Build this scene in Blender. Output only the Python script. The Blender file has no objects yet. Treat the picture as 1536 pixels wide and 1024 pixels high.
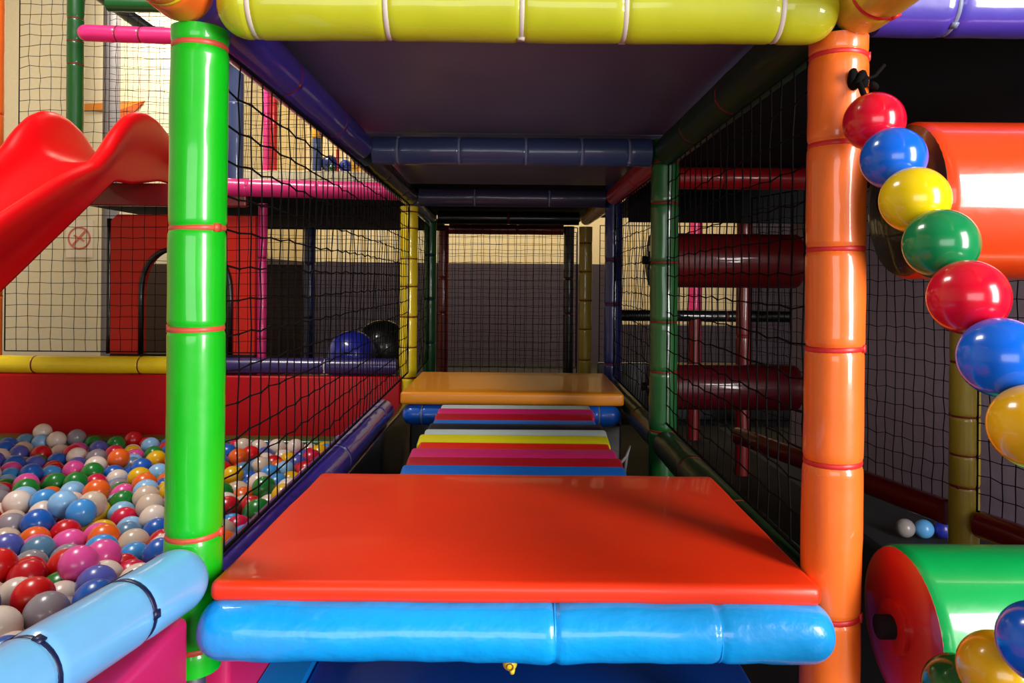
import bpy, bmesh, math, random
import numpy as np
from mathutils import Vector, Matrix, noise
C = bpy.context.scene.collection
rnd = random.Random(7)
F = 1100.0; CX, CY = 775.0, 420.0; TH = math.radians(0.5); ZC = 0.95

def P(px, py, Y):
    """world point at depth Y that the photograph shows at pixel (px,py)"""
    u = (px-CX)/F; v = (CY-py)/F
    return Vector(((u*math.cos(TH)-v*math.sin(TH))*Y, Y, ZC+(u*math.sin(TH)+v*math.cos(TH))*Y))
def H(h): return ZC+h
def V(x, y, h): return Vector((x, y, ZC+h))

# ---------------------------------------------------------------- materials
def lin(c):
    c = c/255.0
    return c/12.92 if c <= .04045 else ((c+.055)/1.055)**2.4
def rgb(r, g, b): return (lin(r), lin(g), lin(b), 1)
MATS = {}
def mat(key, col, rough=.35, metal=0, coat=0, bump=0, bscale=18, var=0, spec=.5):
    if key in MATS: return MATS[key]
    m = bpy.data.materials.new(key); m.use_nodes = True
    nt = m.node_tree; b = nt.nodes['Principled BSDF']
    b.inputs['Base Color'].default_value = rgb(*col)
    b.inputs['Roughness'].default_value = rough
    b.inputs['Metallic'].default_value = metal
    b.inputs['Coat Weight'].default_value = coat
    b.inputs['Coat Roughness'].default_value = .06
    b.inputs['Specular IOR Level'].default_value = spec
    if bump or var:
        tc = nt.nodes.new('ShaderNodeTexCoord')
        n = nt.nodes.new('ShaderNodeTexNoise'); n.inputs['Scale'].default_value = bscale
        n.inputs['Detail'].default_value = 3
        nt.links.new(tc.outputs['Object'], n.inputs['Vector'])
        if bump:
            bp = nt.nodes.new('ShaderNodeBump'); bp.inputs['Strength'].default_value = bump
            bp.inputs['Distance'].default_value = .02
            nt.links.new(n.outputs['Fac'], bp.inputs['Height']); nt.links.new(bp.outputs['Normal'], b.inputs['Normal'])
        if var:
            mx = nt.nodes.new('ShaderNodeMix'); mx.data_type = 'RGBA'
            mx.inputs[6].default_value = rgb(*[max(0, c*(1-var)) for c in col])
            mx.inputs[7].default_value = rgb(*[min(255, c*(1+var)) for c in col])
            nt.links.new(n.outputs['Fac'], mx.inputs[0]); nt.links.new(mx.outputs[2], b.inputs['Base Color'])
    MATS[key] = m; return m
def vinyl(key, col, rough=.38): return mat(key, col, rough, coat=.6, bump=.05, bscale=22, var=.04)

GREEN = vinyl('green_vinyl', (8, 190, 22)); ORANGE = vinyl('orange_vinyl', (242, 112, 32))
YELLOW = vinyl('yellow_vinyl', (194, 198, 28), .45); SKY = mat('bright_blue_vinyl', (0, 168, 255), .36, coat=.5, bump=.16, bscale=34)
PURPLE = vinyl('purple_vinyl', (52, 36, 142)); PALE = vinyl('pale_blue_vinyl', (112, 182, 236), .4)
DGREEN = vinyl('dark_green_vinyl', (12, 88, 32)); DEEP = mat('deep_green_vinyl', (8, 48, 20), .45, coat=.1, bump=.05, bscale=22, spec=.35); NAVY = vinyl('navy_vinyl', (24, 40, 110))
SLATE = vinyl('slate_blue_vinyl', (56, 74, 118)); PINK = vinyl('pink_vinyl', (228, 46, 128))
RED = vinyl('red_vinyl', (196, 16, 24)); MAROON = vinyl('maroon_vinyl', (120, 10, 16))
GOLD = vinyl('gold_vinyl', (214, 170, 44)); BLACKV = vinyl('black_vinyl', (14, 14, 18))
OLIVE = vinyl('olive_yellow_vinyl', (176, 150, 40))
CANARY = vinyl('canary_vinyl', (240, 212, 22))
MATORANGE = mat('orange_red_mat', (246, 54, 12), .42, coat=.15, bump=.03, bscale=9, var=.03)
MATGOLD = mat('amber_mat', (226, 138, 18), .4, coat=.15, bump=.03, bscale=9)
MAGENTA = mat('magenta_panel', (214, 34, 104), .4, bump=.03, bscale=6)
PANELRED = mat('red_panel', (176, 10, 22), .38, bump=.08, bscale=3, var=.06, spec=.2)
TOWERRED = mat('tower_red_plastic', (205, 34, 18), .35)
SLIDERED = mat('slide_red_plastic', (224, 5, 16), .36, coat=.08, bump=.03, bscale=5, spec=.25)
FLOORBLUE = mat('blue_floor_vinyl', (8, 74, 180), .3, bump=.04, bscale=10)
LITBLUE = mat('lit_blue_band', (14, 140, 236), .35)  # lighter blue puts light on the mat into the colour
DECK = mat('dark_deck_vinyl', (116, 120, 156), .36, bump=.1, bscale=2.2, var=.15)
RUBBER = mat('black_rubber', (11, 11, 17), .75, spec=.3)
CORD = mat('black_net_cord', (9, 7, 8), .9, spec=.15)
TIE_R = mat('red_cable_tie', (206, 40, 40), .4); TIE_O = mat('orange_cable_tie', (210, 84, 62), .4)
TIE_W = mat('white_cable_tie', (214, 200, 190), .4); TIE_K = mat('dark_cable_tie', (18, 26, 70), .4)
TIE_B = mat('brown_cable_tie', (120, 22, 20), .5); TIE_S = mat('grey_cable_tie', (120, 130, 160), .4)
STEEL = mat('galvanised_steel', (170, 172, 178), .35, metal=.9)
BEIGE = mat('beige_wall_paint', (226, 212, 180), .85, bump=.05, bscale=40, var=.03)
DADO = mat('grey_dado_paint', (64, 55, 72), .8, bump=.05, bscale=30, var=.05)
GREYCOL = mat('grey_column_paint', (112, 106, 108), .6, var=.05, bscale=5)
HALLFLOOR = mat('dark_hall_floor', (40, 40, 46), .6, bump=.05, bscale=12, var=.1)
CEIL = mat('hall_ceiling_paint', (150, 146, 140), .9)
SLAT = {k: mat('slat_'+k, c, .42, bump=.02) for k, c in dict(blue=(14, 106, 206), crimson=(172, 14, 34), magenta=(206, 30, 108),
        scarlet=(228, 36, 16), yellow=(222, 214, 22), white=(190, 206, 206), navy=(12, 16, 34)).items()}

# ---------------------------------------------------------------- object helpers
def tag(o, label=None, cat=None, group=None, kind=None):
    if label: o['label'] = label
    if cat: o['category'] = cat
    if group: o['group'] = group
    if kind: o['kind'] = kind
    return o
def link(name, me, m, parent=None, smooth=True):
    o = bpy.data.objects.new(name, me); C.objects.link(o)
    if m: me.materials.append(m)
    if smooth:
        me.polygons.foreach_set('use_smooth', [True]*len(me.polygons))
    if parent: o.parent = parent
    return o
def from_bm(name, bm, m, parent=None, smooth=True, auto=None):
    bmesh.ops.recalc_face_normals(bm, faces=bm.faces)
    if auto:
        for e in bm.edges:
            if len(e.link_faces) == 2 and e.calc_face_angle(0) > auto: e.smooth = False
    me = bpy.data.meshes.new(name); bm.to_mesh(me); bm.free()
    return link(name, me, m, parent, smooth)
def empty(name, loc, label, cat, group=None):
    o = bpy.data.objects.new(name, None); C.objects.link(o); o.location = loc; o.empty_display_size = .05
    return tag(o, label, cat, group)
def axis_rot(d):
    return Vector((0, 0, 1)).rotation_difference(d.normalized()).to_matrix()

def lathe(prof, seg=32, closed_ends=True):
    """prof: list of (r,z)"""
    bm = bmesh.new(); rings = []
    for r, z in prof:
        if r < 1e-5: rings.append([bm.verts.new((0, 0, z))])
        else: rings.append([bm.verts.new((r*math.cos(2*math.pi*k/seg), r*math.sin(2*math.pi*k/seg), z)) for k in range(seg)])
    for a, b in zip(rings, rings[1:]):
        for k in range(seg):
            k2 = (k+1) % seg
            if len(a) == 1 and len(b) == 1: continue
            if len(a) == 1: bm.faces.new((a[0], b[k], b[k2]))
            elif len(b) == 1: bm.faces.new((a[k], a[k2], b[0]))
            else: bm.faces.new((a[k], a[k2], b[k2], b[k]))
    return bm
def ring_bm(R, r, seg=28, ms=8, tilt=0, head=True):
    bm = bmesh.new(); g = []
    for i in range(seg):
        a = 2*math.pi*i/seg; row = []
        for j in range(ms):
            b = 2*math.pi*j/ms
            rr = R+r*.55*math.cos(b); x = rr*math.cos(a)
            row.append(bm.verts.new((x, rr*math.sin(a), r*1.3*math.sin(b)+tilt*x)))
        g.append(row)
    for i in range(seg):
        for j in range(ms):
            bm.faces.new((g[i][j], g[(i+1) % seg][j], g[(i+1) % seg][(j+1) % ms], g[i][(j+1) % ms]))
    if head:
        a = -.9
        M = Matrix.Translation((math.cos(a)*(R+r*.3), math.sin(a)*(R+r*.3), tilt*math.cos(a)*R)) @ Matrix.Rotation(a, 4, 'Z') @ Matrix.Diagonal((r*1.6, r*3.2, r*3.4, 1))
        bmesh.ops.create_cube(bm, size=1, matrix=M)
    return bm

def foam(name, label, p0, p1, m, r=.042, ties=(), tiem=None, dome=(0, 0), cat=None, group=None, wob=.0012, pipe=None, tilt=0, tr=.0028, flute=False):
    """a padded tube: vinyl covered foam sleeve and the cable ties strapped round it"""
    p0 = Vector(p0); p1 = Vector(p1); d = p1-p0; L = d.length
    root = empty(name, p0, label, cat or ('post' if 'post' in name else 'padded bar'), group)
    R = axis_rot(d); root.rotation_euler = R.to_euler()
    tz = [t*L for t in ties]
    zs = set(np.linspace(0, L, max(8, int(L/.02))).tolist())
    for t in tz:
        for o in (-.016, -.009, -.005, -.002, .002, .005, .009, .016): zs.add(min(max(t+o, 0), L))
    for e, on in ((0, dome[0]), (1, dome[1])):
        if on:
            for k in range(1, 9):
                zz = r*(1-math.cos(k/9*math.pi/2))
                zs.add(zz if e == 0 else L-zz)
    zs = sorted(zs)
    def rad(z):
        rr = r
        for t in tz: rr -= .003*math.exp(-((z-t)/.0055)**2)
        if dome[0] and z < r: rr *= math.sqrt(max(0, 1-(1-z/r)**2))**.8
        if dome[1] and L-z < r: rr *= math.sqrt(max(0, 1-(1-(L-z)/r)**2))**.8
        return max(rr, 0)
    prof = [(0, 0)]+[(max(rad(z), .002), z) for z in zs]+[(0, L)]
    bm = lathe(prof, 36)
    if wob:
        off = Vector((p0.x*7.3, p0.y*3.1, p0.z*5.7))
        for v in bm.verts:
            q = Vector((v.co.x, v.co.y, 0))
            if q.length > 1e-4:
                n = noise.noise(Vector((v.co.x*14, v.co.y*14, v.co.z*9))+off)+.6*noise.noise(Vector((v.co.x*30, v.co.y*30, v.co.z*30))+off)
                v.co += q.normalized()*n*wob
    from_bm('foam_sleeve', bm, m, root, auto=1.2)
    for i, t in enumerate(tz):
        o = from_bm('cable_tie', ring_bm(r-.0024, tr, tilt=tilt*(1 if i % 2 else -.6)), tiem or TIE_W, root)
        o.location = (0, 0, t); o.rotation_euler = (0, 0, rnd.uniform(0, 6.28))
    if pipe:
        o = from_bm('steel_pipe', lathe([(0, -pipe), (r*.5, -pipe), (r*.5, .01), (0, .01)], 20), STEEL, root, auto=.8)
    return root

def rbox(sx, sy, sz, bev, seg=4):
    bm = bmesh.new(); bmesh.ops.create_cube(bm, size=1, matrix=Matrix.Diagonal((sx, sy, sz, 1)))
    if bev: bmesh.ops.bevel(bm, geom=bm.edges[:], offset=bev, segments=seg, profile=.5, affect='EDGES')
    return bm
def box(name, x0, x1, y0, y1, z0, z1, m, bev=.0, parent=None):
    bm = rbox(x1-x0, y1-y0, z1-z0, bev)
    o = from_bm(name, bm, m, parent, smooth=bev > 0, auto=.7)
    o.location = ((x0+x1)/2, (y0+y1)/2, (z0+z1)/2)
    return o
def struct(name, *a, **k):
    return tag(box(name, *a, **k), kind='structure')

def strand(vs, fs, pts, r):
    n = len(pts); b = len(vs)
    for i, p in enumerate(pts):
        t = (pts[min(i+1, n-1)]-pts[max(i-1, 0)]).normalized()
        a = t.cross(Vector((.31, .77, .55)))
        if a.length < .01: a = t.cross(Vector((1, 0, 0)))
        a.normalize(); c = t.cross(a)
        for k in range(4):
            an = math.pi/2*k
            vs.append(p+a*(r*math.cos(an))+c*(r*math.sin(an)))
    for i in range(n-1):
        for k in range(4):
            k2 = (k+1) % 4
            fs.append((b+i*4+k, b+i*4+k2, b+i*4+4+k2, b+i*4+4+k))
    fs.append((b+3, b+2, b+1, b)); fs.append((b+n*4-4, b+n*4-3, b+n*4-2, b+n*4-1))
def net(label, o, u, v, nu, nv, r=.0015, jit=.004, zig=0, hole=None, border=True, group=None, knots=False):
    o = Vector(o); u = Vector(u); v = Vector(v)
    nrm = u.cross(v).normalized(); R = random.Random(int(abs(o.x*991+o.y*577+o.z*331)*10))
    g = []
    for i in range(nu+1):
        row = []
        for j in range(nv+1):
            e = 0 if i in (0, nu) or j in (0, nv) else 1
            p = u*(i/nu)+v*(j/nv)
            low = noise.noise(Vector((i*.11, j*.13, o.x*3)))*jit*3
            p = p + e*(v.normalized()*(R.uniform(-jit, jit)+low+zig*(1 if i % 2 else -1))+u.normalized()*R.uniform(-jit, jit)*.7+nrm*(R.uniform(-jit, jit)+low))
            row.append(p)
        g.append(row)
    vs, fs = [], []
    def runs(seq):
        cur = []
        for p in seq:
            if hole and hole(p+o):
                if len(cur) > 1: yield cur
                cur = []
            else: cur.append(p)
        if len(cur) > 1: yield cur
    for i in range(nu+1):
        for s in runs(g[i]): strand(vs, fs, s, r)
    for j in range(nv+1):
        for s in runs([g[i][j] for i in range(nu+1)]): strand(vs, fs, s, r)
    if knots:
        for i in range(1, nu):
            for j in range(1, nv):
                p = g[i][j]; b = len(vs); k = r*2.1
                if hole and hole(p+o): continue
                for dd in ((k, 0, 0), (-k, 0, 0), (0, k, 0), (0, -k, 0), (0, 0, k), (0, 0, -k)): vs.append(p+Vector(dd))
                for f in ((0, 2, 4), (2, 1, 4), (1, 3, 4), (3, 0, 4), (2, 0, 5), (1, 2, 5), (3, 1, 5), (0, 3, 5)): fs.append(tuple(b+x for x in f))
    root = empty('safety_net', o, label, 'net', group)
    me = bpy.data.meshes.new('mesh_cords'); me.from_pydata(vs, [], fs); me.update()
    link('mesh_cords', me, CORD, root, smooth=False)
    if border:
        vs, fs = [], []
        cs = [Vector((0, 0, 0)), u, u+v, v, Vector((0, 0, 0))]
        for a, b in zip(cs, cs[1:]): strand(vs, fs, [a.lerp(b, t/10) for t in range(11)], r*2.2)
        me = bpy.data.meshes.new('border_rope'); me.from_pydata(vs, [], fs); me.update()
        link('border_rope', me, CORD, root, smooth=False)
    return root
def curve_tube(name, pts, r, m, parent=None, seg=8, cyc=False):
    n = len(pts); bm = bmesh.new(); rings = []
    for i, p in enumerate(pts):
        p = Vector(p); t = (Vector(pts[min(i+1, n-1)])-Vector(pts[max(i-1, 0)])).normalized()
        a = t.cross(Vector((.2, .3, .93)))
        if a.length < .05: a = t.cross(Vector((1, 0, 0)))
        a.normalize(); c = t.cross(a)
        rings.append([bm.verts.new(p+a*r*math.cos(2*math.pi*k/seg)+c*r*math.sin(2*math.pi*k/seg)) for k in range(seg)])
    for a, b in zip(rings, rings[1:]):
        for k in range(seg): bm.faces.new((a[k], a[(k+1) % seg], b[(k+1) % seg], b[k]))
    bm.faces.new(rings[0][::-1]); bm.faces.new(rings[-1])
    return from_bm(name, bm, m, parent)
def prism(pts2, th, name, m, parent=None):
    """polygon in xz extruded along y"""
    bm = bmesh.new()
    f = bm.faces.new([bm.verts.new((x, 0, z)) for x, z in pts2])
    e = bmesh.ops.extrude_face_region(bm, geom=[f])
    bmesh.ops.translate(bm, verts=[v for v in e['geom'] if isinstance(v, bmesh.types.BMVert)], vec=(0, th, 0))
    bmesh.ops.triangulate(bm, faces=[f for f in bm.faces if len(f.verts) > 4])
    return from_bm(name, bm, m, parent, smooth=False)
def sphere_me(r, name='ball_mesh', seg=32, rings=20):
    bm = bmesh.new(); bmesh.ops.create_uvsphere(bm, u_segments=seg, v_segments=rings, radius=r)
    me = bpy.data.meshes.new(name); bm.to_mesh(me); bm.free()
    me.polygons.foreach_set('use_smooth', [True]*len(me.polygons)); return me

# ---------------------------------------------------------------- camera
cam = bpy.data.cameras.new('camera'); co = bpy.data.objects.new('camera', cam); C.objects.link(co)
cam.sensor_width = 36; cam.lens = 36*F/1536; cam.clip_start = .02
cam.shift_x = -(CX-768)/1536; cam.shift_y = -(512-CY)/1536
c, s = math.cos(TH), math.sin(TH)
co.matrix_world = Matrix(((c, -s, 0, 0), (0, 0, -1, 0), (s, c, 0, ZC), (0, 0, 0, 1)))
bpy.context.scene.camera = co

# ---------------------------------------------------------------- setting
XL, XR, YF, YB, ZT = -4.6, 3.8, -3.2, 8.4, 3.7
struct('floor', XL, XR, YF, YB, -.1, 0, HALLFLOOR)
struct('ceiling', XL-.1, XR+.1, YF-.1, YB+.1, ZT, ZT+.1, CEIL)
def wall_with_dado(name, x0, x1, y0, y1, zd, dm=None):
    a = struct(name, x0, x1, y0, y1, zd, ZT, BEIGE)
    b = box('dado', x0, x1, y0, y1, 0, zd, dm or DADO, parent=a); b.location -= a.location
    return a
wall_with_dado('wall_back', XL, 1.05, YB, YB+.1, H(.19))
wall_with_dado('wall_back_middle', 1.05, 2.55, YB, YB+.1, H(-.5))
struct('wall_back_right', 2.55, XR, YB, YB+.1, 0, ZT, DADO)
struct('wall_left', XL-.1, XL, YF, YB, 0, ZT, BEIGE)
wall_with_dado('wall_right', XR, XR+.1, YF, YB, H(.9), mat('lighter_grey_dado', (122, 112, 124), .8, bump=.05, bscale=30, var=.05))
struct('wall_front', XL, XR, YF-.1, YF, 0, ZT, BEIGE)
struct('wall_alcove', XL, -2.42, 6.1, 6.2, 0, ZT, BEIGE)
wall_with_dado('wall_alcove_side', -2.5, -2.42, 6.2, YB, H(.19))

# grey hall column
g = P(165, 420, 5.85)
o = from_bm('hall_column', lathe([(0, 0), (.062, 0), (.062, ZT), (0, ZT)], 28), GREYCOL, auto=.8)
o.location = (g.x, g.y, 0); tag(o, 'round grey hall column in front of the beige wall, left of the red tower', 'column')
# warning notice on the alcove wall
sg = P(119, 357, 6.09)
t = empty('wall_notice', sg, 'pale paper notice with a red prohibition ring on the beige wall under the slide', 'sign')
PAPER = mat('notice_paper', (238, 222, 200), .8); FADED = mat('faded_red_print', (214, 120, 96), .7)
o = box('paper_sheet', -.11, .11, -.001, .004, -.16, .15, PAPER, parent=t)
bm = ring_bm(.088, .014, 40, 8, head=False); o = from_bm('prohibition_ring', bm, FADED, t); o.rotation_euler = (math.pi/2, 0, 0); o.scale = (1, 1, .25); o.location = (0, -.002, 0)
o = box('slash_bar', -.085, .085, -.006, -.001, -.009, .009, FADED, parent=t); o.rotation_euler = (0, -.85, 0)
o = box('cigarette_mark', -.05, .05, -.005, -.001, -.008, .006, FADED, parent=t); o.rotation_euler = (0, .5, 0)
# painted orange shape on the upper wall
t = empty('wall_decoration', P(180, 170, 6.08), 'orange folded arrow-like decoration high on the beige wall behind the slide', 'decoration')
def pts(lst, Y, o): return [((P(x, y, Y)-o).x, (P(x, y, Y)-o).z) for x, y in lst]
o = P(180, 170, 6.08)
prism(pts([(118, 156), (217, 151), (202, 163), (118, 166)][::-1], 6.08, o), .012, 'upper_band', mat('orange_paint', (232, 142, 52), .7), t)
q = prism(pts([(217, 152), (184, 186), (172, 196), (178, 166)][::-1], 6.08, o), .02, 'lower_fold', mat('burnt_orange_paint', (206, 92, 40), .7), t)
q.location = (0, -.012, 0)

# ---------------------------------------------------------------- front frame
PX, Y0, Y1, Y2, Y3, Y4 = .45, 1.04, 2.24, 3.44, 4.64, 5.84
HU, HL = .385, -.487
foam('foam_post', 'thick bright green padded post at the front left corner, by the ball pit', V(-.4555, Y0, -.552), V(-.4515, Y0, .350), GREEN, .0388,
     [(.552+h)/.902 for h in (-.518, -.361, -.072, .069, .325)], TIE_O, pipe=.42, tilt=.05, tr=.0034)
foam('foam_post', 'thick orange padded post at the front right corner, with red ties', V(.446, Y0, -.95), V(.4535, Y0, .345), ORANGE, .0402,
     [(.95+h)/1.295 for h in (-.62, -.466, -.252, -.092, .047, .195, .318)], TIE_R, tilt=.06, tr=.0032)
foam('foam_rail', 'yellow padded top bar with white ties across the front', V(-.408, 1.0, .369), V(.432, 1.0, .369), YELLOW, .0435,
     [.06, .275, .49, .655, .90], TIE_W, dome=(1, 1), tilt=.03)
foam('foam_rail', 'bright blue padded bar across the front under the orange mat', V(-.422, .985, -.469), V(.428, .985, -.469), SKY, .0402,
     [.56, .815], SKY, dome=(1, 1), wob=.003, tr=.001)
# rails that come out towards the viewer at the upper corners
foam('foam_rail', 'orange padded bar end above the green front post', V(-.456, 1.035, .388), V(-.50, .35, .42), ORANGE, .041, [.12], CANARY, dome=(1, 0))
foam('foam_rail', 'gold padded bar end with a red tie above the orange front post', V(.466, 1.035, .378), V(.50, .35, .41), GOLD, .041, [.12], TIE_R, dome=(1, 0), tr=.0034)
foam('foam_rail', 'glossy violet blue padded bar running right from the top of the orange post', V(.503, Y0, .392), V(1.34, Y0, .394), vinyl('violet_vinyl', (72, 58, 176)), .042, [.12, .55], TIE_S)
foam('foam_post', 'orange padded post carrying the right ends of the rollers', V(1.42, 1.0, -.95), V(1.42, 1.0, .36), ORANGE, .042, [.3, .6], TIE_R)
# pale blue pit rim towards the viewer
a, b = V(-.440, 1.005, -.402), V(-.585, .28, -.41)
rim = foam('foam_rail', 'pale blue padded rim bar of the ball pit with dark ties, front left', a, b, PALE, .041, [.17, .36, .62], TIE_K, dome=(1, 0), tr=.003)
L = (b-a).length
bm = bmesh.new()
Ri = rim.rotation_euler.to_matrix().inverted()
dl = (Ri @ Vector((-.72, 0, .70))); dl.z = 0; dl.normalize()
o = curve_tube('seam', [dl*.0415+Vector((0, 0, z)) for z in np.linspace(.08, L-.02, 20)], .0016, TIE_K, rim)
o = curve_tube('zip_flap', [(Matrix.Rotation(.22, 3, 'Z') @ dl)*.0405+Vector((0, 0, z)) for z in np.linspace(.09, L-.02, 20)], .004, mat('lilac_vinyl', (160, 184, 232), .4), rim)

# mats
def floor_mat(label, x0, x1, y0, y1, h0, h1, m):
    bm = rbox(x1-x0, y1-y0, h1-h0, .011, 4)
    bmesh.ops.subdivide_edges(bm, edges=[e for e in bm.edges if e.calc_length() > .2], cuts=12, use_grid_fill=True)
    sx, sy = (x1-x0)/2, (y1-y0)/2
    for v in bm.verts:
        e = min(1, (sx-abs(v.co.x))/.12)*min(1, (sy-abs(v.co.y))/.12)
        if v.co.z > 0: v.co.z += .006*max(e, 0)+.0015*noise.noise(v.co*8)
        v.co.x += .002*noise.noise(v.co*11)*(1 if abs(v.co.x) > sx*.9 else 0)
        if v.co.y < -sy*.9: v.co.z += .003*noise.noise(Vector((v.co.x*5, 0, 3)))
    o = from_bm('floor_mat', bm, m, auto=1.0); o.location = ((x0+x1)/2, (y0+y1)/2, H((h0+h1)/2))
    return tag(o, label, 'mat')
floor_mat('shiny orange-red padded mat on the front platform above the blue bar', -.405, .411, .974, 1.53, -.433, -.404, MATORANGE)
floor_mat('amber yellow padded mat on the second platform behind the slat bridge', -.425, .40, 2.70, 3.30, -.462, -.415, MATGOLD)
for lab, y0, y1 in (('black wooden deck board under the orange-red front mat', 1.03, 1.52), ('black wooden deck board under the amber mat', 2.8, 3.3)):
    o = box('deck_board', -.40, .40, y0, y1, H(-.50), H(-.466 if y0 > 2 else -.432), RUBBER); tag(o, lab, 'board')
foam('foam_rail', 'blue padded bar in front of the amber mat, past the slat bridge', V(-.42, 2.735, -.503), V(.39, 2.735, -.503), vinyl('mid_blue_vinyl', (14, 98, 214)), .0385, [.09, .9], TIE_S, dome=(1, 1))
# slat bridge
br = empty('slat_bridge', V(0, 2.1, -.48), 'hanging bridge of coloured padded slats between the orange-red mat and the amber mat', 'bridge')
cols = ['yellow', 'blue', 'crimson', 'magenta', 'scarlet', 'yellow', 'white', 'navy', 'blue', 'crimson', 'magenta', 'white']
for i, k in enumerate(cols):
    y = 1.615+i*.0825
    bm = rbox(.52+rnd.uniform(-.012, .012), .074, .034, .009, 3)
    o = from_bm('slat', bm, SLAT[k], br, auto=.9)
    o.location = (-.003+rnd.uniform(-.004, .004), y-2.1, .022+rnd.uniform(-.003, .003)); o.rotation_euler = (rnd.uniform(.10, .26), rnd.uniform(-.004, .004), rnd.uniform(-.012, .006))
    o['label'] = {'navy': 'very dark navy'}.get(k, k)+' slat'
for sx in (-.2, .2):
    o = box('strap', sx-.02, sx+.02, -.56, .60, -.004, .002, RUBBER, parent=br)
o = curve_tube('loose_cord', [(.265, -.25, .02), (.283, -.24, .035), (.29, -.235, .06), (.285, -.23, .035), (.28, -.225, -.01)], .004, mat('grey_cord', (120, 118, 122), .7), br)

# side bars of the corridor
foam('foam_rail', 'purple padded bar under the ceiling along the left net', V(-.452, 1.09, .392), V(-.478, 2.19, .40), PURPLE, .044, [.3, .68], TIE_B, wob=.001)
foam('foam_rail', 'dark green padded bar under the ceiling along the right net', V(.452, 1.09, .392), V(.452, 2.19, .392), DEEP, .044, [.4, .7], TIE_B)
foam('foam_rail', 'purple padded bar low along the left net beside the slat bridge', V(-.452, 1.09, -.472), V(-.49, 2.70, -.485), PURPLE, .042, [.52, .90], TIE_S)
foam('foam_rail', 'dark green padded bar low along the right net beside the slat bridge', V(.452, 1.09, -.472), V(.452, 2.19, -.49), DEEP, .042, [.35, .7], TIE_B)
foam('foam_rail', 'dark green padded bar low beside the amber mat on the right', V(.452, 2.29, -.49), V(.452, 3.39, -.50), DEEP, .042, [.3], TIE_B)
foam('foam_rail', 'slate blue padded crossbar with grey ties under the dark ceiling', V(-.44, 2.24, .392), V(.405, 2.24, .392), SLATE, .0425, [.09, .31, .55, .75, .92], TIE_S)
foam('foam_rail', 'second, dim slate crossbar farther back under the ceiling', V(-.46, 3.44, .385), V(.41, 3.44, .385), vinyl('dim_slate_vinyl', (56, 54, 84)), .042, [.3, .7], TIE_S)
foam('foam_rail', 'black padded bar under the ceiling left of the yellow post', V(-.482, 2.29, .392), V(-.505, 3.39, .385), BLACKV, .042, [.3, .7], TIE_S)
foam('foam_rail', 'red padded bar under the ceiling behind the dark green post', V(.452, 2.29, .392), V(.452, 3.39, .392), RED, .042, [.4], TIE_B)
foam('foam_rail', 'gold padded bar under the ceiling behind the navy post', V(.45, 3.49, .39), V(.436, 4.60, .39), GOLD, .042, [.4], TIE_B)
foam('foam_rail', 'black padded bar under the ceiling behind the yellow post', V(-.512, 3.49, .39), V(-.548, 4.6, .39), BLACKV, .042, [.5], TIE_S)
foam('foam_rail', 'dark maroon padded bar across the far end above the net', V(-.54, 5.84, .402), V(.37, 5.84, .402), MAROON, .04, [.3, .6], TIE_B)
foam('foam_rail', 'black padded crossbar before the far end', V(-.50, 4.64, .392), V(.39, 4.64, .392), BLACKV, .042, [.5], TIE_B)
def post(label, px, Y, h0, h1, m, r=.042, ties=(), tm=None, x=None):
    X = (px-CX)/F*Y if x is None else x
    return foam('foam_post', label, V(X, Y, h0), V(X, Y, h1), m, r, ties, tm)
post('dark green padded post on the right, at the second bay', 996, Y1, -.95, .43, DGREEN, .042, [.36, .49, .60, .73, .86, .95], TIE_B)
post('yellow padded post at the left of the amber mat', 613, Y2, -.95, .34, CANARY, .0415, [.38, .49, .60, .71, .81, .92, .98], TIE_B)
post('navy blue padded post at the right behind the amber mat', 920, Y2+.03, -.95, .45, NAVY, .042, [.4, .6, .75], TIE_B)
post('green padded post just right of the yellow post, farther back', 645, Y3, -.95, .43, DGREEN, .040, [.4, .6, .8], TIE_K)
post('mustard padded post at the far right of the corridor', 878, Y3, -.95, .34, OLIVE, .042, [.35, .5, .64, .78, .92], TIE_B)
post('dark maroon padded post at the far left of the corridor', 665, Y4, -.95, .43, MAROON, .042, [.5, .7], TIE_B)
post('black padded post at the far right of the corridor', 853, Y4, -.95, .43, BLACKV, .042, [.5, .7], TIE_B)

# upper decks (their undersides are the corridor ceiling)
def deck(label, x0, x1, y0, y1, h, th=.05, m=DECK):
    return tag(box('upper_deck', x0, x1, y0, y1, H(h), H(h+th), m, .006), label, 'deck')
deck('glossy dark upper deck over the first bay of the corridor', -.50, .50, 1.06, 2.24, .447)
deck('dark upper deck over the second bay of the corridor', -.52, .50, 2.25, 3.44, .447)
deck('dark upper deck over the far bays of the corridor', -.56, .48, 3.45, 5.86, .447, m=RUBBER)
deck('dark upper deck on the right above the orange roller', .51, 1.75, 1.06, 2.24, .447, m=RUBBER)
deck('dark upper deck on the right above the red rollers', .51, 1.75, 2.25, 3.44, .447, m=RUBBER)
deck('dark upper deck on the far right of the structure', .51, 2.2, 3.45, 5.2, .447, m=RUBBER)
deck('dark upper deck behind the slide', -2.35, -.57, 3.51, 5.8, .385, m=RUBBER)

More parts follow.
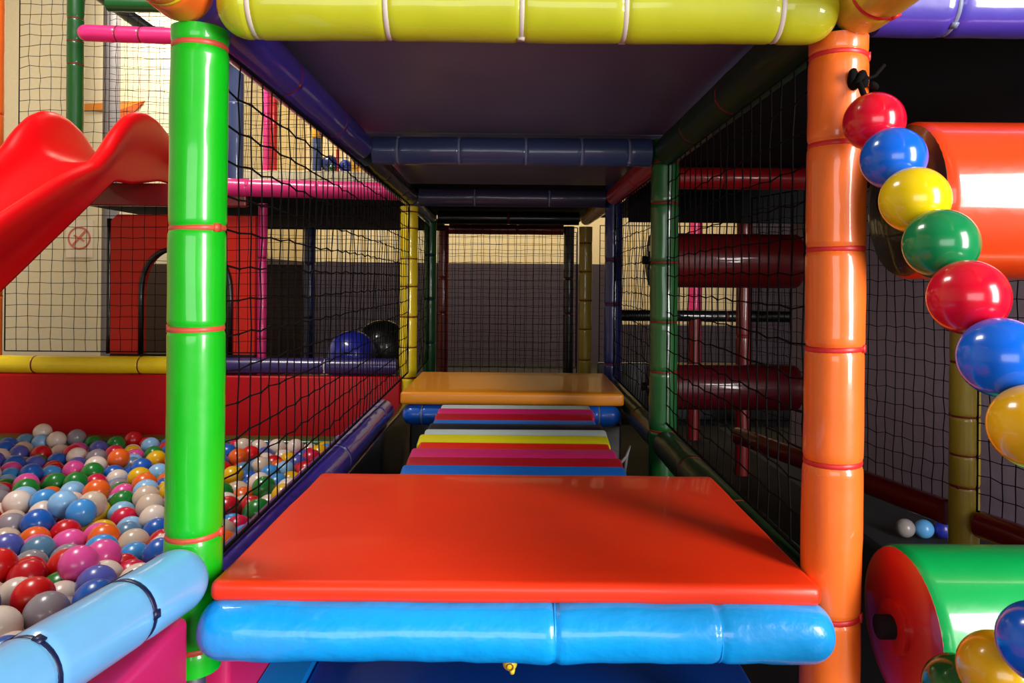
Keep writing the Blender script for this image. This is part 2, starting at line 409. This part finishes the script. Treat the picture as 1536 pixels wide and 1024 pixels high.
# ---------------------------------------------------------------- nets
cell = .055
net('black net along the left of the corridor, beside the ball pit', V(-.452, 1.09, -.425), (-.046, 2.29, -.005), (0, 0, .775), 42, 14, .0017, .002, .0018, knots=True)
net('black net along the right of the corridor, beside the orange post', V(.452, 1.09, -.425), (0, 1.11, 0), (0, 0, .775), 20, 14, .0016, .002, .002, knots=True)
net('black net along the right of the corridor, beyond the dark green post', V(.452, 2.29, -.44), (0, 1.10, 0), (0, 0, .79), 20, 14, .0015, .003, .003)
net('black net along the left behind the yellow post', V(-.515, 3.50, -.50), (-.035, 1.09, 0), (0, 0, .83), 20, 15, .0014, .003)
net('black net across the far end of the corridor, before the maroon post', V(-.51, 4.72, -.62), (.90, 0, 0), (0, 0, .96), 16, 17, .0016, .003)
net('finer black net across the far end, behind the maroon post', V(-.62, 5.92, -.7), (1.1, 0, 0), (0, 0, 1.09), 22, 22, .0016, .004)
net('black net behind the ball pit below the deck', V(-2.42, 3.47, -.355), (1.86, 0, 0), (0, 0, .70), 34, 13, .0016, .0022)
net('black net above the deck behind the slide', V(-2.6, 3.82, .46), (2.03, 0, 0), (0, 0, 1.35), 36, 24, .0015, .005)
net('finer black net hanging farther back above the deck', V(-2.9, 5.2, .48), (2.3, 0, .0), (0, 0, 1.6), 42, 30, .0014, .006)
net('black net below the deck at its far side', V(-2.3, 5.15, -.75), (1.7, 0, 0), (0, 0, 1.1), 34, 21, .0016, .004)
d = Vector((-.283, 1, 0))
net('black net on the right behind the string of balls', V(1.545, 1.64, -.68), d*.56, (0, 0, 1.06), 14, 20, .0016, .003, .002)
net('black net on the right between the mustard post and the dark', V(1.363, 2.28, -.68), d*1.05, (0, 0, 1.06), 27, 20, .0015, .003, .002)
net('black net at the back of the dark right bay', V(.60, 5.3, -.8), (1.9, 0, 0), (0, 0, 1.2), 36, 22, .0016, .004)

# ---------------------------------------------------------------- ball pit walls and back frame
foam('foam_rail', 'yellow padded bar on top of the red pit wall, left of the green post', V(-2.75, 3.42, -.413), V(-1.44, 3.42, -.410), CANARY, .041, [.39, .765, .97], TIE_B)
foam('foam_rail', 'dark purple padded bar on top of the red pit wall, behind the left net', V(-1.43, 3.42, -.410), V(-.555, 3.42, -.408), vinyl('dusk_purple_vinyl', (50, 38, 100)), .037, [.62], TIE_W)
def panel(label, x0, x1, y0, y1, h0, h1, m, bev=.012):
    return tag(box('pit_wall_panel', x0, x1, y0, y1, H(h0), H(h1), m, bev), label, 'panel')
panel('long red padded wall panel at the back of the ball pit', -2.75, -.53, 3.385, 3.455, -.95, -.452, PANELRED)
panel('magenta padded pit wall panel under the pale blue rim bar', -.495, -.435, .30, .985, -.95, -.452, MAGENTA)
bm = None
panel('magenta padded pit wall panel behind the green post, under the platform', -.475, -.425, 1.095, 1.62, -.95, -.52, MAGENTA)
panel('black padded pit wall panel under the low purple bar', -.50, -.455, 1.63, 3.37, -.95, -.53, BLACKV)
o = box('edge_pad', -2.7, -.56, 3.27, 3.38, H(-.95), H(-.722), DGREEN, .02); tag(o, 'green padded strip along the foot of the red pit wall', 'padding')
# blue floor mat under the platform; lighter blue wedge stands in for its lit band
o = box('floor_mat', -.36, .42, 1.06, 1.75, H(-.95), H(-.70), FLOORBLUE, .01); tag(o, 'dark blue padded floor block under the front platform', 'mat')
o = prism([(0, 0), (.062, 0), (.062, .262), (0, .28)], .62, 'lit_band', LITBLUE); o.location = (-.423, 1.08, 0); tag(o, 'lighter blue strip painted as light on the mat, beside the magenta panel', 'padding')
# yellow toggle under the blue bar
k = P(765, 994, .985)
t = empty('cord_toggle', k, 'small yellow knotted toggle hanging under the middle of the blue front bar', 'toggle')
YT = mat('toggle_yellow', (226, 198, 36), .3)
o = link('knob', sphere_me(.0098, seg=20, rings=12), YT, t)
bm = lathe([(0, 0), (.0042, .0), (.003, -.006), (0, -.007)], 14); o = from_bm('tail', bm, YT, t); o.location = (.003, -.002, -.007)
o = curve_tube('cord', [(0, 0, .008), (.001, 0, .02), (0, 0, .0335)], .0022, TIE_W, t)
o = from_bm('eyelet', ring_bm(.0042, .0018, 16, 6, head=False), mat('toggle_hole', (120, 84, 20), .5), t); o.rotation_euler = (1.4, 0, 0); o.location = (0, -.0085, -.001)

# ---------------------------------------------------------------- slide
def lerp_tab(tab, y):
    if y <= tab[0][0]: return tab[0][1]
    for (a, b), (a2, b2) in zip(tab, tab[1:]):
        if y <= a2:
            t = (y-a)/(a2-a); t = t*t*(3-2*t) if False else t
            return b+(b2-b)*t
    return tab[-1][1]
RIM = [(1.45, -.44), (2.0, -.05), (2.41, .20), (2.75, .385), (2.93, .455), (3.02, .53), (3.10, .625), (3.18, .695), (3.26, .735), (3.34, .745), (3.43, .735), (3.52, .70), (3.60, .64), (3.66, .56), (3.69, .47)]
bm = bmesh.new(); rows = []
ys = np.concatenate([np.linspace(1.45, 2.9, 26), np.linspace(2.93, 3.69, 34)])
for y in ys:
    ln = -.05+.675*(y-2.41); sk = min(ln, .395+.052*max(0, min(1, (y-3.2)/.25))); bed = min(ln, .447)+.04; rm = lerp_tab(RIM, y)
    xr, xl = -1.715, -2.10; dh = rm-bed
    pr = [(xl-.06, bed+dh*.35), (xl-.052, bed+dh*.7), (xl-.035, rm-.012), (xl-.015, rm), (xl+.008, rm-.008), (xl+.03, bed+dh*.75), (xl+.045, bed+dh*.4), (xl+.08, bed+.03), (xl+.13, bed),
          (xr-.13, bed), (xr-.08, bed+.03), (xr-.045, bed+dh*.4), (xr-.03, bed+dh*.75), (xr-.008, rm-.008), (xr+.015, rm), (xr+.035, rm-.012), (xr+.042, bed+dh*.72), (xr+.034, bed+dh*.45), (xr+.012, bed+dh*.2), (xr+.028, sk)]
    rows.append([bm.verts.new((x+1.9, y-3.0, z)) for x, z in pr])
for a, b in zip(rows, rows[1:]):
    for k in range(len(a)-1): bm.faces.new((a[k], a[k+1], b[k+1], b[k]))
t = empty('slide', V(-1.9, 3.0, 0), 'glossy red plastic slide with two rounded ears coming down into the ball pit', 'slide')
o = from_bm('chute', bm, SLIDERED, t)
md = o.modifiers.new('thick', 'SOLIDIFY'); md.thickness = .01; md.offset = 0
md = o.modifiers.new('sub', 'SUBSURF'); md.levels = 1; md.render_levels = 1
# tower under the slide top: red panel with an arched doorway
tx0, tx1, th0, th1, ty = -1.955, -1.26, -.37, .30, 3.53
ax0, ax1, atop = -1.805, -1.375, .14
t = empty('slide_tower', V((tx0+tx1)/2, ty, th0), 'red tower panel with an arched doorway behind the green front post', 'panel')
arc = []
cxm, rx = (ax0+ax1)/2, (ax1-ax0)/2
for k in range(0, 25):
    a = math.pi-math.pi*k/24
    arc.append((cxm+rx*math.copysign(abs(math.cos(a))**.75, math.cos(a)), atop-.24+.24*abs(math.sin(a))**.75))
outl = [(tx0, th0), (tx0, th1-.03), (tx0+.03, th1), (tx1, th1), (tx1, th0), (ax1, th0)]+arc[::-1]+[(ax0, th0)]
prism([(x-(tx0+tx1)/2, z-th0) for x, z in outl], .05, 'front_panel', TOWERRED, t)
curve_tube('arch_trim', [(ax0-(tx0+tx1)/2, -.004, 0)]+[(x-(tx0+tx1)/2, -.004, z-th0) for x, z in arc]+[(ax1-(tx0+tx1)/2, -.004, 0)], .013, BLACKV, t)
curve_tube('corner_trim', [(tx0-(tx0+tx1)/2-.012, .01, z) for z in np.linspace(0, th1-th0-.02, 8)], .013, BLACKV, t)
o = box('base_beam', -(tx1-tx0)/2, (tx1-tx0)/2, .0, .05, -.58, 0, BLACKV, parent=t)
foam('foam_post', 'magenta padded post at the right edge of the red tower', V(-1.235, 3.56, -.95), V(-1.235, 3.56, .36), PINK, .022, [.5, .8], TIE_B)
o = box('deck_fascia', -2.36, -1.28, 3.462, 3.497, H(.335), H(.443), vinyl('dull_red_fascia', (126, 12, 18)), .008); tag(o, 'dull red board along the deck edge under the slide top', 'board')
# bars and posts around the deck
foam('foam_rail', 'pink padded bar along the deck edge behind the left net', V(-1.50, 3.455, .428), V(-.56, 3.455, .412), PINK, .042, [.25, .6], PINK)
foam('foam_rail', 'pink padded bar high above the slide', V(-2.07, 3.45, 1.145), V(-1.15, 3.45, 1.12), PINK, .038, [.2, .32], TIE_B, dome=(1, 0))
foam('foam_post', 'dark green padded post standing behind the slide', V(-2.272, 3.76, .44), V(-2.272, 3.76, 1.9), DGREEN, .040, [.44, .52, .60, .68], TIE_B)
foam('foam_rail', 'dark green padded bar near the top left corner', V(-1.96, 3.5, 1.30), V(-1.2, 3.5, 1.29), DGREEN, .035, [.5], TIE_B)
foam('foam_rail', 'black slanted bar near the top left corner behind the pink bar', P(130, -22, 4.2), P(228, 48, 4.2), BLACKV, .038)
foam('foam_post', 'orange padded post at the left edge of the view', V(-2.475, 3.46, -.95), V(-2.475, 3.46, 1.9), ORANGE, .042, [.3, .6], TIE_R)
foam('foam_post', 'slate blue padded post just right of the green post, above the deck', V(-1.37, 3.56, .44), V(-1.37, 3.56, 1.25), SLATE, .038, [.5], TIE_S)
foam('foam_post', 'navy padded post in the dark behind the left net', V(-1.51, 5.35, -.95), V(-1.51, 5.35, .375), NAVY, .042, [.5, .8], TIE_K)
# ledge with toys seen through the left net above the deck
YL = 5.6
o = box('ledge', -2.2, -.72, YL-.1, YL+.14, H(.435), H(.805), BEIGE, .004); tag(o, 'long beige ledge above the deck behind the left net', 'ledge')
def stand(px, hpx, w, name, label, m, cat, top=None, topm=None):
    x = (px-CX)/F*YL; h0 = .807; h1 = (CY-hpx)/F*YL
    t = empty(name, V(x, YL, h0), label, cat)
    r = w/F*YL/2; hh = h1-h0
    if top:
        hb = hh*(1-top)
        from_bm('body', lathe([(0, 0), (r, 0), (r, hb-.01), (r*.9, hb), (0, hb)], 24), m, t, auto=.6)
        o = from_bm('cap', lathe([(0, 0), (r*1.02, 0), (r*1.02, hh*top*.8), (r*.8, hh*top), (0, hh*top)], 24), topm, t, auto=.6); o.location = (0, 0, hb)
    else:
        from_bm('body', lathe([(0, 0), (r, 0), (r, hh-.01), (r*.9, hh), (0, hh)], 24), m, t, auto=.6)
    return t
stand(398, 120, 10, 'toy_pillar', 'magenta pillar on the ledge, left one of the pair behind the net', PINK, 'toy')
stand(409, 120, 11, 'toy_pillar', 'red pillar on the ledge, right beside the magenta pillar', RED, 'toy')
stand(474, 188, 14, 'toy_drum', 'blue drum with an orange-yellow cap on the ledge', SLATE, 'toy', .30, mat('amber_plastic', (236, 168, 40), .4))
stand(505, 208, 5, 'toy_stick', 'thin red stick with a yellow head on the ledge', RED, 'toy', .35, mat('amber_plastic', (236, 168, 40), .4))
def lone_ball(label, p, r, m, cat='ball', group=None, name='toy_ball'):
    o = link(name, sphere_me(r, seg=28, rings=16), m); o.location = p; return tag(o, label, cat, group)
lone_ball('dark blue ball on the ledge between the drum and the red stick', V((493-CX)/F*YL, YL+.02, .807+.068), .068, NAVY)
lone_ball('blue ball on the ledge right of the red stick', V((517-CX)/F*YL, YL, .807+.05), .05, mat('ball_royal', (40, 60, 160), .3))
lone_ball('small green ball on the ledge in front of the dark blue ball', V((500-CX)/F*YL, YL-.07, .807+.025), .025, DGREEN)
for i, px in enumerate((530, 543, 555, 566)):
    o = box('toy_block', -.026, .026, -.026, .026, 0, .1-.012*i, mat('amber_plastic', (236, 168, 40), .4), .004)
    o.location += Vector(((px-CX)/F*YL, YL, H(.807)))
    tag(o, 'amber yellow toy block, %s of the row on the ledge' % ('first from the left', 'second from the left', 'third from the left', 'rightmost')[i], 'toy', 'amber blocks on the ledge')
# domes behind the purple bar
def dome(name, label, p, r, m):
    bm = bmesh.new(); bmesh.ops.create_uvsphere(bm, u_segments=36, v_segments=24, radius=r)
    for v in bm.verts:
        if v.co.z < -r*.6: v.co.z = -r*.6
    t = from_bm(name, bm, m); t.location = p; return tag(t, label, 'soft seat')
dome('beanbag', 'glossy dark blue rounded beanbag behind the purple bar', V(-.845, 3.78, -.392), .125, vinyl('beanbag_blue', (26, 36, 150)))
dome('beanbag', 'black rounded beanbag behind the purple bar, next to the yellow post', V(-.745, 4.08, -.377), .15, BLACKV)
o = box('low_platform', -1.15, -.60, 3.56, 4.3, 0, H(-.47), BLACKV, .01); tag(o, 'low black platform carrying the beanbags', 'platform')

# ---------------------------------------------------------------- rollers on the right
def roller(label, x0, x1, Y, h, R, m, mface, rim=None):
    t = empty('foam_roller', V(x0, Y, h), label, 'roller'); L = x1-x0
    rot = (0, math.pi/2, 0)
    b = .014
    prof = [(R*.86, 0.0), (R-.004, .0), (R, b*.5), (R, L-b*.5), (R-.004, L), (R*.86, L)]
    zz = [(R, z) for z in np.linspace(b, L-b, 24)]
    bm = lathe([(0, .006)]+prof[:3]+zz+prof[3:]+[(0, L-.006)], 64)
    o = from_bm('roller_cover', bm, m, t, auto=.9); o.rotation_euler = rot
    discs = []
    for xx, sg in ((0, 1), (L, -1)):
        bm = lathe([(0, -.006), (.05*R/.1, -.006), (R*.82, -.004), (R*.965, .0), (R*.97, .012), (0, .012)], 48)
        o = from_bm('end_disc', bm, mface, t, auto=.6); o.rotation_euler = (0, math.pi/2*sg, 0); o.location = (xx, 0, 0); discs.append(o)
    bm = lathe([(0, -.03), (.016, -.03), (.016, L+.03), (0, L+.03)], 20); o = from_bm('axle', bm, RUBBER, t, auto=.8); o.rotation_euler = rot
    for xx in (-.012, L+.006):
        bm = lathe([(0, 0), (.036, 0), (.036, .006), (0, .006)], 28); o = from_bm('bearing_cap', bm, rim or mface, discs[0 if xx < .1 else 1], auto=.8); o.location = (0, 0, -.012)
    return t
roller('big glossy orange roller with a black end, upper right', .527, 1.342, 1.0, .112, .106, vinyl('roller_orange', (240, 66, 16), .3), BLACKV)
roller('big green roller with a red end, lower right', .527, 1.342, 1.0, -.468, .107, vinyl('roller_green', (8, 170, 84), .3), vinyl('roller_end_red', (206, 28, 16), .4))
roller('shade-darkened red roller with a black end in the shaded right bay, upper one', .52, 1.09, 2.86, .082, .105, vinyl('roller_shaded_red', (124, 10, 16), .4), BLACKV)  # red darkened so the base colour carries the bay's shade
roller('shade-darkened red roller in the shaded right bay, lower one', .52, 1.09, 2.86, -.41, .088, vinyl('roller_shaded_wine', (104, 10, 24), .4), BLACKV)  # this red is darkened for shade as well
foam('foam_rail', 'red padded bar above the red rollers in the shaded right bay', V(.56, 2.80, .395), V(1.3, 2.80, .395), RED, .042, [.3], TIE_B)
foam('foam_post', 'mustard padded post on the right behind the string of balls', V(1.372, Y1, -.95), V(1.372, Y1, .42), OLIVE, .042, [.245, .315, .40, .52, .66], TIE_B)
foam('foam_rail', 'dark red padded bar low on the right, beyond the mustard post', V(1.355, 2.30, -.715), V(1.04, 3.42, -.715), MAROON, .04, [.3], TIE_B)
foam('foam_rail', 'dark red padded bar low on the right, nearer than the mustard post', V(1.53, 1.68, -.715), V(1.388, 2.18, -.715), MAROON, .04, [.55], TIE_R)
foam('foam_post', 'wide maroon padded post at the back of the shaded right bay', V(1.115, 3.6, -.95), V(1.115, 3.6, .42), MAROON, .036, [.5], TIE_B)
foam('foam_post', 'magenta padded post far behind the red roller', V(1.78, 7.3, 0.0-.95), V(1.78, 7.3, .9), PINK, .065, [.5], TIE_B)
foam('foam_post', 'dark red padded post behind the dark green post', V(1.07, 4.4, -.95), V(1.07, 4.4, -.22), MAROON, .036, [.5], TIE_B)
foam('foam_rail', 'black padded bar crossing behind the shaded right bay', V(.62, 4.4, -.205), V(1.9, 4.4, -.205), BLACKV, .034, [.5], TIE_B)
for lab, px, py, r, m in (('grey white ball on the dark floor left of the mustard post, first of three', 1358, 789, .034, mat('ball_grey', (150, 142, 140), .3)),
                          ('light blue ball on the dark floor left of the mustard post, middle of three', 1386, 790, .034, mat('ball_light_blue', (92, 162, 220), .3)),
                          ('dark blue ball on the dark floor left of the mustard post, last of three', 1414, 790, .034, mat('ball_navy', (40, 46, 150), .3)),
                          ('dusky beige ball on the floor of the shaded right bay', 1143, 668, .034, mat('ball_beige', (190, 150, 130), .3)),
                          ('pale ball deeper in the shaded right bay', 1113, 628, .034, mat('ball_grey', (150, 142, 140), .3))):
    Yb = (ZC-r)/(py-CY)*F
    q = P(px, py, Yb); lone_ball(lab, Vector((q.x, q.y, r+.006)), r, m, name='play_ball')

def quad_panel(label, a, b, h0, h1, th, m):
    a = Vector(a); b = Vector(b); L = (b-a).length
    o = from_bm('padded_panel', rbox(L, th, h1-h0, .01), m, auto=.7); m_ = (a+b)/2
    o.location = (m_.x, m_.y, H((h0+h1)/2)); o.rotation_euler = (0, 0, math.atan2(b.y-a.y, b.x-a.x)); return tag(o, label, 'panel')
quad_panel('added light-blocking black panel, out of view at the right end of the rollers', (1.44, 1.06, 0), (1.535, 1.62, 0), -.95, .43, .04, BLACKV)  # added out of view to keep window light out of the right bay
quad_panel('low black panel added to darken the back of the shaded right bay', (.56, 5.05, 0), (2.3, 5.05, 0), -.95, -.56, .05, BLACKV)  # black board added to put the bay's darkness into colour
o = box('shade_sheet', .51, 1.32, 1.2, 5.0, 0, .006, RUBBER); tag(o, 'added black floor sheet darkening the shaded right bay', 'mat')  # black colour stands in for shade on the bay floor
o = box('shade_sheet', -.42, .42, 1.78, 5.0, 0, .006, RUBBER); tag(o, 'added black floor sheet painting the dark under the slat bridge', 'mat')  # sheet added; the darkness below the bridge is in its colour
o = box('deck_fascia', .52, 1.59, 3.405, 3.435, H(.275), H(.4475), RUBBER, .004); tag(o, 'black board along the back edge of the right deck, above the red rollers', 'board')
quad_panel('dull purple grey partition board behind the right net and the mustard post', (2.1, 1.35, 0), (1.50, 3.95, 0), -.95, .44, .04, mat('purple_grey_board', (182, 164, 184), .8, bump=.05, bscale=30, var=.06))
quad_panel('added light-blocking black panel under the blue bar of the second platform', (-.40, 2.79, 0), (.40, 2.79, 0), -.95, -.54, .04, BLACKV)  # added to stop far hall light reaching under the bridge
quad_panel('dark brown low panel behind the red tower and the left net', (-2.9, 5.5, 0), (-1.60, 5.5, 0), -.95, .10, .05, mat('dark_brown_board', (58, 36, 22), .6))
# ---------------------------------------------------------------- string of balls
kn = P(1287, 119, .994)
t = empty('ball_garland', kn, 'string of big coloured balls hanging from the knot on the orange post', 'garland')
BALLC = dict(red=(214, 10, 44), blue=(10, 100, 222), yellow=(232, 200, 14), green=(14, 130, 74), gold=(226, 172, 14), dgreen=(20, 90, 34))
bmats = {k: mat('garland_'+k, c, .2, coat=.3, bump=.015, bscale=30) for k, c in BALLC.items()}
seq = [(1311, 183, .94, 'red'), (1340, 238, .885, 'blue'), (1372, 300, .833, 'yellow'), (1411, 366, .782, 'green'), (1452, 446, .733, 'red'), (1502, 536, .688, 'blue'),
       (1553, 640, .645, 'gold'), (1618, 740, .625, 'green'), (1650, 855, .645, 'red'), (1562, 964, .69, 'blue'), (1496, 1004, .752, 'gold'), (1438, 1034, .82, 'dgreen')]
bme = sphere_me(.0375, 'garland_ball', 40, 26)
path = [Vector((0, 0, 0))]
for px, py, Y, k in seq:
    q = P(px, py, Y); me = bme.copy(); o = link('ball', me, bmats[k], t); o.location = q-kn; path.append(q-kn)
    o['label'] = {'dgreen': 'dark green', 'gold': 'golden yellow'}.get(k, k)+' ball'
dense = []
for a, b in zip(path, path[1:]): dense += [a.lerp(b, i/5) for i in range(5)]
dense.append(path[-1])
curve_tube('rope', dense, .004, CORD, t)
vs = [Vector((.009*math.cos(a)*(1+.3*math.sin(2*a)), .006*math.sin(3*a), .009*math.sin(2*a))) for a in np.linspace(0, 6.28, 30)]
curve_tube('knot', vs, .0052, CORD, t)
curve_tube('loose_end', [(0, -.004, 0), (.012, -.006, .0), (.022, -.003, .004), (.036, 0, .02)], .0022, CORD, t)
curve_tube('loop', [Vector((.455+.047*math.cos(a), Y0+.047*math.sin(a), kn.z+.004*math.sin(a*2)))-kn for a in np.linspace(-.95, 1.9, 24)], .004, CORD, t)

# ---------------------------------------------------------------- ball pit
RB = .0375
R = random.Random(21)
def surf(x, y): return H(-.615-.125*max(0, min(1, (y-1.2)/1.7))+.016*noise.noise(Vector((x*3, y*3, 0))))
pos = []
sp = RB*2.03; row = 0; y = .40
while y < 3.22:
    x = -2.65+(sp/2 if row % 2 else 0)
    while x < -.54:
        pos.append((x+R.uniform(-.022, .022), y+R.uniform(-.022, .022), surf(x, y)+R.uniform(-.034, .03)))
        pos.append((x+sp/2+R.uniform(-.01, .01), y+sp*.3+R.uniform(-.01, .01), surf(x, y)-.062+R.uniform(-.015, .01)))
        if row % 3 == 0: pos.append((x+R.uniform(-.01, .01), y, RB+R.uniform(0, .03)))
        x += sp
    y += sp*.866; row += 1
pos = np.array(pos)
top = np.ones(len(pos), bool)
def pitlimit(y): return np.where(y < 1.0, -.5-.19*(1.0-y)-.045, -.505-.0375-.012)
keep = pos[:, 0] < pitlimit(pos[:, 1])
keep &= ~((np.abs(pos[:, 0]+1.887) < .31) & (pos[:, 1] < 2.05) & (pos[:, 1] > 1.3))
pos, top = pos[keep], top[keep]
# push neighbours apart until they only touch
for it in range(50):
    n = len(pos); order = np.argsort(pos[:, 1]); pos = pos[order]; top = top[order]
    disp = np.zeros_like(pos)
    for i0 in range(0, n, 200):
        i1 = min(n, i0+200); hi = np.searchsorted(pos[:, 1], pos[i1-1, 1]+.08)
        lo = np.searchsorted(pos[:, 1], pos[i0, 1]-.08)
        A = pos[i0:i1][:, None, :]; B = pos[lo:hi][None]
        dd = A-B; L2 = np.sqrt((dd**2).sum(2))+1e-9
        ov = np.clip(2*RB-L2, 0, None); ov[L2 < 1e-6] = 0
        disp[i0:i1] += (dd/L2[..., None]*ov[..., None]*.32).sum(1)
    pos += disp
    pos[:, 0] = np.minimum(pos[:, 0], pitlimit(pos[:, 1])); pos[:, 1] = np.clip(pos[:, 1], .38, 3.225)
    pos[:, 2] = np.maximum(pos[:, 2], RB)
# the few that ride on top of the rest
extra = [((200, 660, 3.19), 'red', 'red ball riding on top of the pile at the foot of the red pit wall'),
         ((64, 648, 3.2), 'white', 'pale ball on top of another ball by the red pit wall, upper of the two'),
         ((62, 664, 3.15), 'light_blue', 'pale blue ball by the red pit wall, lower of two stacked'),
         ((85, 660, 3.13), 'white', 'whitish ball right beside the two stacked balls by the pit wall'),
         ((122, 769, 1.98), 'sky', 'sky blue ball lying on top of the pile in mid pit'),
         ((118, 846, 1.50), 'pink', 'bright pink ball on top of the pile near the pale blue rim'),
         ((50, 896, 1.38), 'scarlet', 'scarlet ball on top of the pile nearest the pale blue rim'),
         ((178, 688, 2.72), 'orange', 'orange ball sitting high at the back of the pit')]
XC = []
for (px, py, Y), col, lab in extra: XC.append((P(px, py, Y), col, lab))
for q, _, _ in XC:
    d2 = np.linalg.norm(pos-np.array(q), axis=1); k = d2 > RB*1.55
    pos, top = pos[k], top[k]
PIT = dict(white=(226, 208, 196), light_blue=(136, 188, 232), sky=(60, 146, 220), blue=(26, 92, 186), green=(24, 122, 46), red=(196, 16, 32), scarlet=(214, 24, 24), crimson=(206, 22, 66),
           pink=(230, 80, 160), yellow=(226, 176, 14), orange=(232, 98, 30), grey=(144, 136, 146), violet=(84, 92, 180), steel=(86, 130, 164), beige=(206, 184, 164))
W = dict(white=13, light_blue=8, sky=7, blue=9, green=8, red=9, scarlet=3, crimson=4, pink=7, yellow=9, orange=6, grey=8, violet=5, steel=5, beige=4)
pm = {k: mat('pit_ball_'+k, c, .28, coat=.15) for k, c in PIT.items()}
keys = list(W); cw = [W[k] for k in keys]
colr = [R.choices(keys, cw)[0] for _ in pos]
# how much of each ball the camera sees
wv, hv = 384, 256
zb = np.full((hv, wv), 1e9); ib = np.full((hv, wv), -1)
u = pos[:, 0]/pos[:, 1]; w = (pos[:, 2]-ZC)/pos[:, 1]
sx = (CX+F*u)/4; sy = (CY-F*w)/4; rr = F*RB/pos[:, 1]/4
yy, xx = np.mgrid[0:hv, 0:wv]
for i in range(len(pos)):
    if not (-20 < sx[i] < wv+20 and -20 < sy[i] < hv+20): continue
    x0, x1, y0, y1 = int(max(0, sx[i]-rr[i]-1)), int(min(wv, sx[i]+rr[i]+2)), int(max(0, sy[i]-rr[i]-1)), int(min(hv, sy[i]+rr[i]+2))
    if x1 <= x0 or y1 <= y0: continue
    m_ = ((xx[y0:y1, x0:x1]-sx[i])**2+(yy[y0:y1, x0:x1]-sy[i])**2 < rr[i]**2) & (zb[y0:y1, x0:x1] > pos[i, 1])
    zb[y0:y1, x0:x1][m_] = pos[i, 1]; ib[y0:y1, x0:x1][m_] = i
ib[:, 61:84] = -1; ib[:, 125:] = -1
# hidden behind the pale blue rim bar
ib[(yy > 206) & ((yy-206)*4 > (1024-824)-(xx*4)*.70+10)] = -1
cnt = np.bincount(ib[ib >= 0], minlength=len(pos))
cnt = np.where(cnt >= 2, cnt, 0)
chosen = [int(i) for i in np.argsort(-cnt)[:290] if cnt[i] > 0]
cs = set(chosen)
pbm = sphere_me(RB, 'pit_ball', 28, 18)
pmesh = {}
for k in PIT:
    me = pbm.copy(); me.materials.append(pm[k]); pmesh[k] = me
NAME = dict(light_blue='light blue', sky='sky blue', steel='steel blue', white='cream white', beige='beige', blue='mid blue', violet='violet blue', scarlet='scarlet', crimson='crimson pink')
for i in chosen:
    k = colr[i]; cn = NAME.get(k, k)
    zone = 'seen through the left net' if sx[i]*4 > 300 else ('near the pale blue pit rim' if pos[i, 1] < 1.75 else ('in mid pit, left of the green post' if pos[i, 1] < 2.5 else 'far back, towards the red pit wall'))
    o = bpy.data.objects.new('pit_ball', pmesh[k]); C.objects.link(o); o.location = pos[i]; o.rotation_euler = (R.uniform(0, 6), R.uniform(0, 6), 0)
    tag(o, '%s plastic ball %s' % (cn, zone), 'ball', '%s balls %s' % (cn, zone))
for q, col, lab in XC:
    o = bpy.data.objects.new('pit_ball', pmesh[col]); C.objects.link(o); o.location = q; tag(o, lab, 'ball')
# all the others: one mass
low = sphere_me(RB, 'low', 20, 12)
lv = np.array([v.co[:] for v in low.vertices]); lf = [tuple(p.vertices) for p in low.polygons]
vs, fs, mi = [], [], []
for i in range(len(pos)):
    if i in cs: continue
    b = len(vs); vs += (lv+pos[i]).tolist(); fs += [tuple(b+x for x in f) for f in lf]; mi += [keys.index(colr[i])]*len(lf)
me = bpy.data.meshes.new('ball_mass'); me.from_pydata(vs, [], fs)
for k in keys: me.materials.append(pm[k])
me.polygons.foreach_set('material_index', mi); me.polygons.foreach_set('use_smooth', [True]*len(fs)); me.update()
o = bpy.data.objects.new('ball_mass', me); C.objects.link(o); tag(o, 'mass of small mixed coloured balls filling the rest of the pit', 'balls', kind='stuff')

# ---------------------------------------------------------------- light
def area(name, loc, target, sx, sy, power, col):
    l = bpy.data.lights.new(name, 'AREA'); l.shape = 'RECTANGLE'; l.size = sx; l.size_y = sy; l.energy = power; l.color = col
    o = bpy.data.objects.new(name, l); C.objects.link(o); o.location = loc
    o.rotation_euler = (Vector(target)-Vector(loc)).to_track_quat('-Z', 'Y').to_euler(); return o
area('window_daylight', (2.3, -1.2, 1.42), (.3, 1.0, .8), .9, 2.0, 165, (1, .97, .93))
area('front_fill_light', (-.4, -2.9, 1.15), (-.1, 1.0, .8), 2.8, 1.3, 50, (.97, .98, 1))  # added soft fill from behind the camera, not a real window
area('pit_ceiling_lamp', (-1.9, 1.9, 3.5), (-1.7, 2.0, 0), 1.2, .6, 78, (1, .95, .88))
area('alcove_lamp', (-2.3, 5.3, 3.4), (-2.9, 6.1, 1.6), .6, .6, 75, (1, .93, .78))
area('far_hall_lamp', (.2, 6.9, 3.5), (.3, 8.4, 1.2), 3.5, .4, 80, (1, .76, .36))
w = bpy.data.worlds.new('world'); bpy.context.scene.world = w; w.use_nodes = True
w.node_tree.nodes['Background'].inputs[0].default_value = (.5, .52, .6, 1)
w.node_tree.nodes['Background'].inputs[1].default_value = .006
vw = bpy.context.scene.view_settings
vw.view_transform = 'Standard'; vw.look = 'None'; vw.gamma = 1; vw.exposure = 0; vw.use_curve_mapping = False
